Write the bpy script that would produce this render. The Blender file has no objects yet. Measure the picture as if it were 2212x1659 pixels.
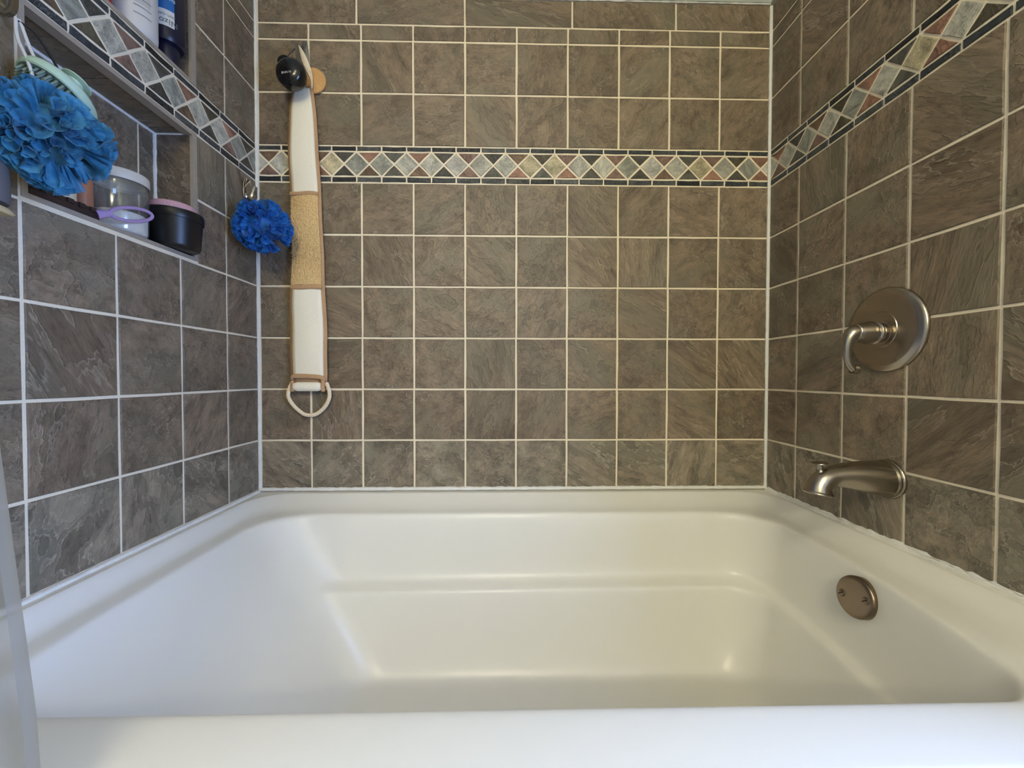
import bpy, bmesh, math, random
from mathutils import Vector, Matrix, noise

# ------------------------------------------------------------------ scene, camera, light
S = bpy.context.scene
C = S.collection
T = 0.1524            # one six inch tile: every (u, d, v) below is counted in tiles
Z0 = 0.52             # height of the tub flange (v = 0)
PI = math.pi
random.seed(7)

def W(u, d, v):
    """u to the right along the back wall, d out from the back wall, v up from the tub flange"""
    return Vector(((u - 5) * T, -d * T, Z0 + v * T))

cam = bpy.data.objects.new('camera', bpy.data.cameras.new('camera'))
C.objects.link(cam)
cam.data.sensor_width = 36
cam.data.lens = 36 * 879.96 / 2212
cam.data.clip_start = 0.02
ya, pi_, ro = 0.02148, -0.01907, 0.00132
fw = Vector((math.sin(ya) * math.cos(pi_), math.cos(ya) * math.cos(pi_), math.sin(pi_)))
rt = Vector((math.cos(ya), -math.sin(ya), 0)); up = rt.cross(fw)
r2 = rt * math.cos(ro) + up * math.sin(ro); u2 = -rt * math.sin(ro) + up * math.cos(ro)
m = Matrix((r2, u2, -fw)).transposed().to_4x4()
m.translation = W(4.74527, 8.03336, 2.25861)
cam.matrix_world = m
S.camera = cam

S.view_settings.view_transform = 'Standard'
S.view_settings.look = 'None'
S.view_settings.exposure = 0.03
S.view_settings.gamma = 1.0
S.view_settings.use_curve_mapping = False

world = bpy.data.worlds.new('world'); S.world = world
world.use_nodes = True
bg = world.node_tree.nodes['Background']
bg.inputs[0].default_value = (0.55, 0.72, 1.0, 1)
bg.inputs[1].default_value = 0.6

WIN = (6.4, 10.0, -.5, 5.5)     # window opening in the right wall: d0, d1, v0, v1
day = bpy.data.lights.new('daylight', 'AREA')
day.shape = 'RECTANGLE'; day.size = 3.5 * T; day.size_y = 6.0 * T
day.energy = 41.0; day.color = (0.31, 0.49, 1.0)
dayo = bpy.data.objects.new('daylight', day); C.objects.link(dayo)
dayo.location = W(11.5, 8.2, 2.5); dayo.rotation_euler = (PI / 2, 0, PI / 2)
LAMP = 160.0                      # strength of the vanity globes
DOME = 58.0                      # strength of the ceiling dome
BULB = (1.0, 0.905, 0.66)

# ------------------------------------------------------------------ helpers
def tag(o, label=None, cat=None, group=None, kind=None):
    if label: o['label'] = label
    if cat: o['category'] = cat
    if group: o['group'] = group
    if kind: o['kind'] = kind
    return o

def empty(name, loc, label, cat, group=None):
    o = bpy.data.objects.new(name, None); C.objects.link(o)
    o.location = loc; o.empty_display_size = 0.02
    return tag(o, label, cat, group)

class MB:
    """collects shapes in world metres, links them as one mesh object"""
    def __init__(s): s.v = []; s.f = []
    def add(s, vs, fs):
        n = len(s.v); s.v += [Vector(x) for x in vs]; s.f += [tuple(i + n for i in f) for f in fs]
    def box(s, a, b):          # two opposite corners in (u,d,v)
        a, b = W(*a), W(*b)
        lo = [min(a[i], b[i]) for i in range(3)]; hi = [max(a[i], b[i]) for i in range(3)]
        s.add([(x, y, z) for x in (lo[0], hi[0]) for y in (lo[1], hi[1]) for z in (lo[2], hi[2])],
              [(0, 1, 3, 2), (4, 6, 7, 5), (0, 4, 5, 1), (2, 3, 7, 6), (0, 2, 6, 4), (1, 5, 7, 3)])
    def tube(s, pts, rad, seg=12, cap=True, flat=1.0, hint=None):
        """sweep through metre points; rad scalar or list, in tiles"""
        n = len(pts); pts = [Vector(p) for p in pts]
        if not isinstance(rad, (list, tuple)): rad = [rad] * n
        t0 = (pts[1] - pts[0]).normalized()
        h = Vector(hint) if hint else (Vector((0, 0, 1)) if abs(t0.z) < .9 else Vector((1, 0, 0)))
        nrm = (h - t0 * h.dot(t0)).normalized(); vs = []
        for i in range(n):
            t = (pts[min(i + 1, n - 1)] - pts[max(i - 1, 0)]).normalized()
            nrm = (nrm - t * nrm.dot(t)).normalized(); b = t.cross(nrm)
            for k in range(seg):
                a = 2 * PI * k / seg
                vs.append(pts[i] + (nrm * math.cos(a) + b * math.sin(a) * flat) * rad[i] * T)
        fs = [(i * seg + k, i * seg + (k + 1) % seg, (i + 1) * seg + (k + 1) % seg, (i + 1) * seg + k)
              for i in range(n - 1) for k in range(seg)]
        if cap: fs += [tuple(range(seg))[::-1], tuple((n - 1) * seg + k for k in range(seg))]
        s.add(vs, fs)
    def lathe(s, prof, org, axis, seg=40, sx=1.0, hint=None):
        """prof: list of (radius, height) in tiles along axis from org (metres)"""
        axis = Vector(axis).normalized()
        h = Vector(hint) if hint else (Vector((0, 0, 1)) if abs(axis.z) < .9 else Vector((1, 0, 0)))
        a1 = (h - axis * h.dot(axis)).normalized(); a2 = axis.cross(a1); vs = []; n = len(prof)
        for r, hh in prof:
            for k in range(seg):
                a = 2 * PI * k / seg
                vs.append(Vector(org) + axis * hh * T + (a1 * math.cos(a) + a2 * math.sin(a) * sx) * max(r, 1e-4) * T)
        fs = [(i * seg + k, i * seg + (k + 1) % seg, (i + 1) * seg + (k + 1) % seg, (i + 1) * seg + k)
              for i in range(n - 1) for k in range(seg)]
        s.add(vs, fs)
    def ribbon(s, pts, wid, side, th, nrm=None):
        """flat bar of width wid[i] (tiles) along side, thickness th (tiles), along metre points"""
        n = len(pts); side = Vector(side).normalized(); vs = []; pts = [Vector(p) for p in pts]
        for i in range(n):
            t = (pts[min(i + 1, n - 1)] - pts[max(i - 1, 0)]).normalized()
            nn = side.cross(t).normalized()
            w = side * wid[i] * T / 2; q = nn * th * T / 2
            vs += [pts[i] - w - q * .3, pts[i] - w * .8 + q, pts[i] + w * .8 + q, pts[i] + w - q * .3, pts[i] + w * .8 - q, pts[i] - w * .8 - q]
        fs = [(i * 6 + k, i * 6 + (k + 1) % 6, (i + 1) * 6 + (k + 1) % 6, (i + 1) * 6 + k) for i in range(n - 1) for k in range(6)]
        fs += [tuple(range(6))[::-1], tuple((n - 1) * 6 + k for k in range(6))]
        s.add(vs, fs)
    def build(s, name, mat, parent=None, smooth=True, sub=0, angle=40, solid=0):
        me = bpy.data.meshes.new(name)
        org = parent_origin(parent)
        me.from_pydata([v - org for v in s.v], [], s.f); me.update()
        bm = bmesh.new(); bm.from_mesh(me)
        bmesh.ops.recalc_face_normals(bm, faces=bm.faces); bm.to_mesh(me); bm.free()
        if mat: me.materials.append(mat)
        o = bpy.data.objects.new(name, me); C.objects.link(o)
        if parent: o.parent = parent
        if smooth:
            me.polygons.foreach_set('use_smooth', [True] * len(me.polygons))
            if not sub:
                me.set_sharp_from_angle(angle=math.radians(angle))
        if solid:
            md = o.modifiers.new('solid', 'SOLIDIFY'); md.thickness = solid; md.offset = 0
        if sub:
            md = o.modifiers.new('sub', 'SUBSURF'); md.levels = sub; md.render_levels = sub
        return o

def parent_origin(p):
    v = Vector((0, 0, 0))
    while p: v = v + p.location; p = p.parent
    return v

def smooth_path(pts, n=8):
    """Catmull-Rom through points (vectors of any size given as tuples)"""
    P = [Vector(p) for p in pts]; out = []
    for i in range(len(P) - 1):
        a, b, c, d = P[max(i - 1, 0)], P[i], P[i + 1], P[min(i + 2, len(P) - 1)]
        for k in range(n):
            t = k / n
            out.append(.5 * ((2 * b) + (c - a) * t + (2 * a - 5 * b + 4 * c - d) * t * t + (3 * b - a - 3 * c + d) * t ** 3))
    return out + [P[-1]]
def sp(pts, n=8): return [W(*p) for p in smooth_path(pts, n)]

def lin(c):
    return tuple((x / 12.92 if x <= .04045 else ((x + .055) / 1.055) ** 2.4) for x in [y / 255 for y in c]) + (1,)

# ------------------------------------------------------------------ materials
def newmat(name):
    mt = bpy.data.materials.new(name); mt.use_nodes = True
    nt = mt.node_tree; b = nt.nodes['Principled BSDF']
    return mt, nt, b
def node(nt, typ, **kw):
    n = nt.nodes.new(typ)
    for k, v in kw.items():
        if k.startswith('i_'): n.inputs[k[2:].replace('_', ' ')].default_value = v
        else: setattr(n, k, v)
    return n
def plain(name, rgb, rough=.5, metal=0, spec=.5, coat=0, bump=0, bscale=60, var=0, sheen=0):
    mt, nt, b = newmat(name)
    b.inputs['Base Color'].default_value = lin(rgb)
    b.inputs['Roughness'].default_value = rough; b.inputs['Metallic'].default_value = metal
    b.inputs['Specular IOR Level'].default_value = spec; b.inputs['Coat Weight'].default_value = coat
    b.inputs['Sheen Weight'].default_value = sheen
    if bump or var:
        tc = node(nt, 'ShaderNodeTexCoord')
        nz = node(nt, 'ShaderNodeTexNoise'); nz.inputs['Scale'].default_value = bscale; nz.inputs['Detail'].default_value = 4
        nt.links.new(tc.outputs['Object'], nz.inputs['Vector'])
        if bump:
            bp = node(nt, 'ShaderNodeBump'); bp.inputs['Strength'].default_value = bump; bp.inputs['Distance'].default_value = .002
            nt.links.new(nz.outputs['Fac'], bp.inputs['Height']); nt.links.new(bp.outputs[0], b.inputs['Normal'])
        if var:
            mx = node(nt, 'ShaderNodeMix', data_type='RGBA')
            mx.inputs[6].default_value = lin([max(0, x * (1 - var)) for x in rgb]); mx.inputs[7].default_value = lin([min(255, x * (1 + var)) for x in rgb])
            nt.links.new(nz.outputs['Fac'], mx.inputs[0]); nt.links.new(mx.outputs[2], b.inputs['Base Color'])
    return mt

def ramp(nt, stops, interp='LINEAR'):
    r = nt.nodes.new('ShaderNodeValToRGB'); e = r.color_ramp; e.interpolation = interp
    while len(e.elements) < len(stops): e.elements.new(.5)
    for el, (p, c) in zip(e.elements, stops):
        el.position = p; el.color = c if len(c) == 4 else tuple(c) + (1,)
    return r

def slate_tile(name, c_dark, c_mid, c_olive, c_line, rough=.42, lo=.80, hi=1.10, size=19):
    """glazed ceramic pressed to look like split slate: cleavage ridges, mottling, pits"""
    mt, nt, b = newmat(name); L = nt.links.new
    tc = node(nt, 'ShaderNodeTexCoord'); oi = node(nt, 'ShaderNodeObjectInfo')
    off = node(nt, 'ShaderNodeVectorMath', operation='SCALE'); off.inputs[0].default_value = (37.1, 61.7, 13.3)
    L(oi.outputs['Random'], off.inputs['Scale'])
    rot = node(nt, 'ShaderNodeVectorRotate', rotation_type='Z_AXIS')
    ang = node(nt, 'ShaderNodeMath', operation='MULTIPLY'); ang.inputs[1].default_value = 47.0
    L(oi.outputs['Random'], ang.inputs[0]); L(ang.outputs[0], rot.inputs['Angle']); L(tc.outputs['Object'], rot.inputs['Vector'])
    st = node(nt, 'ShaderNodeMath', operation='FRACT'); s1 = node(nt, 'ShaderNodeMath', operation='MULTIPLY'); s1.inputs[1].default_value = 13.37
    L(oi.outputs['Random'], s1.inputs[0]); L(s1.outputs[0], st.inputs[0])
    s2 = node(nt, 'ShaderNodeMapRange'); s2.inputs['From Min'].default_value = 0; s2.inputs['From Max'].default_value = 1
    s2.inputs['To Min'].default_value = .20; s2.inputs['To Max'].default_value = 1.1
    L(st.outputs[0], s2.inputs['Value'])
    cx = node(nt, 'ShaderNodeCombineXYZ'); cx.inputs['Y'].default_value = 1; cx.inputs['Z'].default_value = 1
    L(s2.outputs[0], cx.inputs['X'])
    sc = node(nt, 'ShaderNodeVectorMath', operation='MULTIPLY'); L(rot.outputs[0], sc.inputs[0]); L(cx.outputs[0], sc.inputs[1])
    co = node(nt, 'ShaderNodeVectorMath', operation='ADD'); L(sc.outputs[0], co.inputs[0]); L(off.outputs[0], co.inputs[1])
    n1 = node(nt, 'ShaderNodeTexNoise'); n1.inputs['Scale'].default_value = size; n1.inputs['Detail'].default_value = 7
    n1.inputs['Roughness'].default_value = .56; n1.inputs['Distortion'].default_value = .18
    L(co.outputs[0], n1.inputs['Vector'])
    # terraces of the split faces
    hs = ramp(nt, [(.30, (0, 0, 0)), (.405, (.16, .16, .16)), (.418, (.40, .40, .40)), (.492, (.50, .50, .50)), (.505, (.74, .74, .74)), (.585, (.80, .80, .80)), (.60, (1, 1, 1))])
    L(n1.outputs['Fac'], hs.inputs[0])
    k0 = (0, 0, 0); k1 = (1, 1, 1)
    ln = ramp(nt, [(.400, k0), (.420, k1), (.436, k0), (.490, k0), (.508, k1), (.526, k0), (.585, k0), (.602, (.6, .6, .6)), (.62, k0)])
    dkl = ramp(nt, [(.388, k0), (.404, k1), (.412, k0), (.480, k0), (.492, k1), (.499, k0)])
    L(n1.outputs['Fac'], ln.inputs[0])
    n2 = node(nt, 'ShaderNodeTexNoise'); n2.inputs['Scale'].default_value = 16; n2.inputs['Detail'].default_value = 3
    co2 = node(nt, 'ShaderNodeVectorMath', operation='ADD'); co2.inputs[1].default_value = (5.3, 9.1, 2.2); L(co.outputs[0], co2.inputs[0]); L(co2.outputs[0], n2.inputs['Vector'])
    fade = node(nt, 'ShaderNodeMapRange'); fade.inputs['From Min'].default_value = .44; fade.inputs['From Max'].default_value = .66
    L(n2.outputs['Fac'], fade.inputs['Value'])
    L(n1.outputs['Fac'], dkl.inputs[0])
    lm = node(nt, 'ShaderNodeMath', operation='MULTIPLY'); L(ln.outputs[0], lm.inputs[0]); L(fade.outputs[0], lm.inputs[1])
    # mottled colour
    n3 = node(nt, 'ShaderNodeTexNoise'); n3.inputs['Scale'].default_value = 48; n3.inputs['Detail'].default_value = 8; n3.inputs['Roughness'].default_value = .78
    L(co.outputs[0], n3.inputs['Vector'])
    cr = ramp(nt, [(.30, lin(c_dark)), (.50, lin(c_mid)), (.66, lin([min(255, x * 1.16) for x in c_mid]))]); L(n3.outputs['Fac'], cr.inputs[0])
    ol = node(nt, 'ShaderNodeMapRange'); ol.inputs['From Min'].default_value = .45; ol.inputs['From Max'].default_value = .70; ol.inputs['To Max'].default_value = .75
    n4 = node(nt, 'ShaderNodeTexNoise'); n4.inputs['Scale'].default_value = 9; n4.inputs['Detail'].default_value = 2
    L(co2.outputs[0], n4.inputs['Vector']); L(n4.outputs['Fac'], ol.inputs['Value'])
    m1 = node(nt, 'ShaderNodeMix', data_type='RGBA'); m1.inputs[7].default_value = lin(c_olive); L(cr.outputs[0], m1.inputs[6]); L(ol.outputs[0], m1.inputs[0])
    # the lower terraces are a little darker than the high ones
    dk = node(nt, 'ShaderNodeMapRange'); dk.inputs['To Min'].default_value = lo; dk.inputs['To Max'].default_value = hi; L(hs.outputs[0], dk.inputs['Value'])
    tone = node(nt, 'ShaderNodeMapRange'); tone.inputs['To Min'].default_value = .86; tone.inputs['To Max'].default_value = 1.12
    f2 = node(nt, 'ShaderNodeMath', operation='FRACT'); s3 = node(nt, 'ShaderNodeMath', operation='MULTIPLY'); s3.inputs[1].default_value = 71.3
    L(oi.outputs['Random'], s3.inputs[0]); L(s3.outputs[0], f2.inputs[0]); L(f2.outputs[0], tone.inputs['Value'])
    tm = node(nt, 'ShaderNodeMath', operation='MULTIPLY'); L(dk.outputs[0], tm.inputs[0]); L(tone.outputs[0], tm.inputs[1])
    vm = node(nt, 'ShaderNodeVectorMath', operation='SCALE'); L(m1.outputs[2], vm.inputs[0]); L(tm.outputs[0], vm.inputs['Scale'])
    m2 = node(nt, 'ShaderNodeMix', data_type='RGBA'); m2.inputs[7].default_value = lin(c_line); L(vm.outputs[0], m2.inputs[6])
    lf = node(nt, 'ShaderNodeMath', operation='MULTIPLY'); lf.inputs[1].default_value = .58; L(lm.outputs[0], lf.inputs[0]); L(lf.outputs[0], m2.inputs[0])
    m3 = node(nt, 'ShaderNodeMix', data_type='RGBA'); m3.inputs[7].default_value = lin([x * .62 for x in c_dark]); L(m2.outputs[2], m3.inputs[6])
    df_ = node(nt, 'ShaderNodeMath', operation='MULTIPLY'); df_.inputs[1].default_value = .26; L(dkl.outputs[0], df_.inputs[0]); L(df_.outputs[0], m3.inputs[0])
    L(m3.outputs[2], b.inputs['Base Color'])
    # relief
    n5 = node(nt, 'ShaderNodeTexNoise'); n5.inputs['Scale'].default_value = 190; n5.inputs['Detail'].default_value = 6; L(co.outputs[0], n5.inputs['Vector'])
    h1 = node(nt, 'ShaderNodeMath', operation='MULTIPLY_ADD'); h1.inputs[1].default_value = .55; L(n5.outputs['Fac'], h1.inputs[0]); L(hs.outputs[0], h1.inputs[2])
    h2 = node(nt, 'ShaderNodeMath', operation='MULTIPLY_ADD'); h2.inputs[1].default_value = .35; L(lm.outputs[0], h2.inputs[0]); L(h1.outputs[0], h2.inputs[2])
    bp = node(nt, 'ShaderNodeBump'); bp.inputs['Strength'].default_value = .95; bp.inputs['Distance'].default_value = .0025
    L(h2.outputs[0], bp.inputs['Height']); L(bp.outputs[0], b.inputs['Normal'])
    b.inputs['Roughness'].default_value = rough; b.inputs['Specular IOR Level'].default_value = .36
    return mt

M = {}
M['tile'] = slate_tile('slate_look_tile', (86, 73, 58), (125, 109, 90), (116, 109, 91), (180, 166, 144), .41, .76, 1.12)
M['film'] = slate_tile('soap_filmed_tile', (92, 83, 70), (132, 120, 102), (126, 121, 103), (196, 186, 164), .44, .60, 1.22)  # bottom row: soap haze, plus bounced light painted in as a lighter tone
def stone(name, rgb, line, rough=.45): return slate_tile(name, [x * .72 for x in rgb], rgb, [x * .94 for x in rgb], line, rough, .7, 1.15, 46)
M['pale'] = [stone('pale_green_stone', (184, 181, 165), (214, 210, 194)), stone('grey_green_stone', (156, 156, 142), (176, 178, 160)),
             stone('buff_stone', (190, 178, 144), (204, 192, 156)), stone('silver_stone', (190, 186, 174), (196, 196, 184))]
M['dark'] = [stone('charcoal_stone', (76, 73, 66), (150, 144, 128)), stone('olive_black_stone', (84, 78, 62), (154, 144, 116)), stone('ribbed_grey_stone', (92, 90, 80), (160, 154, 136))]
M['red'] = [stone('rust_stone', (150, 112, 92), (184, 150, 126)), stone('plum_stone', (130, 104, 92), (150, 124, 110)), stone('brown_stone', (116, 94, 74), (144, 120, 92))]
M['strip'] = [stone('blue_black_slate', (58, 62, 65), (140, 144, 142), .35), stone('charcoal_slate', (72, 74, 73), (164, 164, 158), .35), stone('black_slate', (40, 41, 42), (92, 94, 94), .35)]
M['grout'] = plain('cream_grout', (240, 226, 198), .9, spec=.2, bump=.35, bscale=500, var=.05)
M['caulk'] = plain('white_caulk', (232, 230, 222), .55, bump=.3, bscale=160, var=.04)
M['trim'] = plain('taupe_edge_trim', (158, 147, 132), .35, bump=.1, bscale=90, var=.05)
M['paint'] = plain('pale_grey_paint', (172, 176, 170), .7, spec=.3, bump=.05, bscale=250)
M['ceil'] = plain('white_ceiling_paint', (206, 205, 200), .8, spec=.2)
M['floor'] = plain('grey_floor_tile', (150, 142, 132), .5, var=.08, bscale=12)
M['tub'] = plain('biscuit_white_acrylic', (232, 229, 219), .32, spec=.45, coat=.0)
def brushed(name, rgb, rough):
    mt, nt, b = newmat(name)
    b.inputs['Base Color'].default_value = lin(rgb); b.inputs['Metallic'].default_value = 1; b.inputs['Roughness'].default_value = rough
    tc = node(nt, 'ShaderNodeTexCoord'); nz = node(nt, 'ShaderNodeTexNoise'); nz.inputs['Scale'].default_value = 220; nz.inputs['Detail'].default_value = 3
    mr = node(nt, 'ShaderNodeMapRange'); mr.inputs['To Min'].default_value = rough * .97; mr.inputs['To Max'].default_value = rough * 1.03
    nt.links.new(tc.outputs['Object'], nz.inputs['Vector']); nt.links.new(nz.outputs['Fac'], mr.inputs['Value']); nt.links.new(mr.outputs[0], b.inputs['Roughness'])
    return mt
M['nickel'] = brushed('brushed_nickel', (170, 160, 146), .27)
M['bronze'] = brushed('dull_nickel', (138, 122, 102), .36)
M['slot'] = plain('slot_recess', (30, 26, 22), .8)
M['chrome'] = brushed('chrome', (214, 212, 208), .08)
M['hookgrey'] = brushed('satin_steel', (150, 146, 138), .3)

# ------------------------------------------------------------------ room shell
UL, UR = -.024, 10.021
VF = -Z0 / T; VC = 12.6; DF = 20.0
VTOP = 9.55                                    # top of the tiling
ND0, ND1 = 1.545, 3.872                        # niche opening along d
NIN = -.605                                    # niche back panel
LN0, LN1, UN0, UN1 = 4.035, 6.0, 6.72, 9.0      # lower and upper niche heights

def struct(name, mb, mat, **k):
    o = mb.build(name, mat, None, smooth=False); o['kind'] = 'structure'; return o

b = MB(); b.box((-1.0, -.6, VF), (11.0, 0, VC)); wall_back = struct('wall_back', b, M['grout'])
b = MB()
b.box((-1.6, 0, VF), (UL, ND0, VC)); b.box((-1.6, ND1, VF), (UL, DF, VC))
b.box((-1.6, ND0, VF), (UL, ND1, LN0)); b.box((-1.6, ND0, LN1), (UL, ND1, UN0)); b.box((-1.6, ND0, UN1), (UL, ND1, VC))
b.box((-1.6, ND0, LN0), (NIN, ND1, LN1)); b.box((-1.6, ND0, UN0), (NIN, ND1, UN1))
wall_left = struct('wall_left', b, M['grout'])
b = MB()
d0, d1, v0, v1 = WIN
b.box((UR, 0, VF), (11.0, d0, VC)); b.box((UR, d1, VF), (11.0, DF, VC)); b.box((UR, d0, VF), (11.0, d1, v0)); b.box((UR, d0, v1), (11.0, d1, VC))
wall_right = struct('wall_right', b, M['grout'])
b = MB(); b.box((-1.6, DF, VF), (11.0, DF + .6, VC)); wall_front = struct('wall_front', b, M['paint'])
b = MB(); b.box((-1.6, -.6, VF - .4), (11.0, DF + .6, VF)); floor = struct('floor', b, M['floor'])
b = MB(); b.box((-1.6, -.6, VC), (11.0, DF + .6, VC + .4)); ceiling = struct('ceiling', b, M['ceil'])
# painted plaster above and beyond the tiling
b = MB(); b.box((UL, 0, VTOP), (UR, .06, VC)); b.build('painted_plaster', M['paint'], wall_back, smooth=False)
b = MB(); b.box((UL, .06, VTOP), (UL + .05, 5.9, VC)); b.box((UL, 5.9, VF), (UL + .05, DF, VC)); b.build('painted_plaster', M['paint'], wall_left, smooth=False)
b = MB(); b.box((UR - .05, .06, VTOP), (UR, 5.9, VC)); b.box((UR - .05, 5.9, VF), (UR, d0, VC)); b.box((UR - .05, d1, VF), (UR, DF, VC))
b.box((UR - .05, d0, VF), (UR, d1, v0)); b.box((UR - .05, d0, v1), (UR, d1, VC)); b.build('painted_plaster', M['paint'], wall_right, smooth=False)
# the window in the right wall, beyond the photograph's edge
b = MB(); q = .22
b.box((UR - .12, d0 - q, v0 - q), (UR + .3, d0, v1 + q)); b.box((UR - .12, d1, v0 - q), (UR + .3, d1 + q, v1 + q))
b.box((UR - .12, d0, v0 - q), (UR + .3, d1, v0)); b.box((UR - .12, d0, v1), (UR + .3, d1, v1 + q))
b.box((UR + .1, d0, (v0 + v1) / 2 - .1), (UR + .3, d1, (v0 + v1) / 2 + .1))
window = struct('window_1', b, M['ceil'])
gm, nt, bs = newmat('window_glass')
tr = node(nt, 'ShaderNodeBsdfTransparent'); gl = node(nt, 'ShaderNodeBsdfGlossy'); gl.inputs['Roughness'].default_value = .02
mx = node(nt, 'ShaderNodeMixShader'); mx.inputs[0].default_value = .06
nt.links.new(tr.outputs[0], mx.inputs[1]); nt.links.new(gl.outputs[0], mx.inputs[2]); nt.links.new(mx.outputs[0], nt.nodes['Material Output'].inputs['Surface'])
for a, c in ((v0, (v0 + v1) / 2 - .1), ((v0 + v1) / 2 + .1, v1)):
    b = MB(); b.box((UR + .18, d0, a), (UR + .22, d1, c)); b.build('pane', gm, window, smooth=False)

# ------------------------------------------------------------------ tiles
BACK = Matrix(((1, 0, 0), (0, 0, 1), (0, -1, 0))).transposed()      # columns: local x, y, z
LEFT = Matrix(((0, 1, 0), (0, 0, 1), (1, 0, 0))).transposed()
RIGHT = Matrix(((0, -1, 0), (0, 0, 1), (-1, 0, 0))).transposed()
DOWN = Matrix(((0, 1, 0), (1, 0, 0), (0, 0, -1))).transposed()       # niche ceilings
UPF = Matrix(((0, -1, 0), (1, 0, 0), (0, 0, 1))).transposed()        # niche floors
cache = {}
def slab_mesh(poly, mat, th, bev, seedkey):
    key = (tuple((round(x, 3), round(y, 3)) for x, y in poly), mat.name, seedkey)
    if key in cache: return cache[key]
    rnd = random.Random(str(key)); n = len(poly); pts = []
    for i in range(n):                         # a midpoint on every side, edges slightly uneven
        x0, y0 = poly[i]; x1, y1 = poly[(i + 1) % n]
        pts.append((x0 + rnd.uniform(-.004, .004), y0 + rnd.uniform(-.004, .004)))
        pts.append(((x0 + x1) / 2 + rnd.uniform(-.005, .005), (y0 + y1) / 2 + rnd.uniform(-.005, .005)))
    cx = sum(p[0] for p in pts) / len(pts); cy = sum(p[1] for p in pts) / len(pts)
    k = len(pts); vs = []
    for z, ins in ((-.01, 0), (th - bev, 0), (th, bev)):
        for x, y in pts:
            l = math.hypot(x - cx, y - cy) or 1
            f = 1 - ins * 1.3 / l
            vs.append(((cx + (x - cx) * f) * T, (cy + (y - cy) * f) * T, z * T))
    fs = [(r * k + i, r * k + (i + 1) % k, (r + 1) * k + (i + 1) % k, (r + 1) * k + i) for r in range(2) for i in range(k)]
    fs.append(tuple(2 * k + i for i in range(k)))
    me = bpy.data.meshes.new('slab'); me.from_pydata(vs, [], fs); me.materials.append(mat); me.update()
    cache[key] = me
    return me
TH, BEV, G = .015, .009, .036
def place(name, parent, me, org, R):
    o = bpy.data.objects.new(name, me); C.objects.link(o); o.parent = parent
    mm = R.to_4x4(); mm.translation = org
    o.matrix_local = mm
    return o
vc = [0]
def tile(parent, R, a, b_, name='tile', g=G, at=None, mat=None):
    """a, b_: opposite corners of the tile's cell in (u,d,v) on the wall plane"""
    A, B = W(*a), W(*b_); cen = (A + B) / 2; D = (B - A)
    w = abs(D.dot(R.col[0])) / T - g; h = abs(D.dot(R.col[1])) / T - g
    if w < .03 or h < .03: return
    vc[0] += 1
    me = slab_mesh([(-w / 2, -h / 2), (w / 2, -h / 2), (w / 2, h / 2), (-w / 2, h / 2)], mat or M['tile'], TH, BEV, vc[0] % 3)
    return place(name, parent, me, cen, R)

rows = [(.03, 1), (1, 2), (2, 3), (3, 4), (4, 5), (5, 6.005), (6.707, 7.714), (7.714, 8.714), (8.714, 9.02)]
def grid(a, z): return [x for x in a if x < z]
for v0_, v1_ in rows:
    for i in range(10):
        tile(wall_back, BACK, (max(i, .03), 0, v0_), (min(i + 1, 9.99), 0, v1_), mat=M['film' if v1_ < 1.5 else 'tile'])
us = [.03, 1.916, 3.995, 6.08, 8.114, 9.99]
for i in range(5): tile(wall_back, BACK, (us[i], 0, 9.02), (us[i + 1], 0, VTOP))
for side, R, u, wl, off in (('r', RIGHT, UR, wall_right, .8205), ('l', LEFT, UL, wall_left, .8833)):
    cols = [(.03, off)] + [(off + k, off + k + 1) for k in range(5)]
    for v0_, v1_ in rows + [(9.02, VTOP)]:
        for c0, c1 in cols:
            if side == 'l' and v0_ > 3.9:                 # cut round the niches
                top = 6.7 if v0_ < 6.5 else UN1
                if v1_ <= UN1 + .1 and c1 > ND0 and c0 < ND1:
                    if c0 < ND0: tile(wl, R, (u, c0, v0_), (u, ND0, v1_))
                    if c1 > ND1 + .1: tile(wl, R, (u, ND1, v0_), (u, c1, v1_))
                    continue
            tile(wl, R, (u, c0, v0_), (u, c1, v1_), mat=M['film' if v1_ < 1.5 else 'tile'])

# ---- the mosaic border: slate bars, diamonds, triangles
VB, VT, PB = 6.124, 6.602, .4803
def poly_piece(name, parent, R, org, poly, mat, inset):
    cx = sum(p[0] for p in poly) / len(poly); cy = sum(p[1] for p in poly) / len(poly)
    n = len(poly); out = []
    for i in range(n):                         # inset every side by half a joint
        p0, p1, p2 = poly[i - 1], poly[i], poly[(i + 1) % n]
        def nrm(a, b): l = math.hypot(b[0] - a[0], b[1] - a[1]); return (-(b[1] - a[1]) / l, (b[0] - a[0]) / l)
        n1, n2 = nrm(p0, p1), nrm(p1, p2)
        bx, by = n1[0] + n2[0], n1[1] + n2[1]; dd = 1 + n1[0] * n2[0] + n1[1] * n2[1]
        out.append((p1[0] - cx + bx / dd * inset, p1[1] - cy + by / dd * inset))
    vc[0] += 1
    me = slab_mesh(out, mat, TH, .007, vc[0] % 4)
    return place(name, parent, me, org(cx, cy), R)
rb = random.Random(11)
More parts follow.
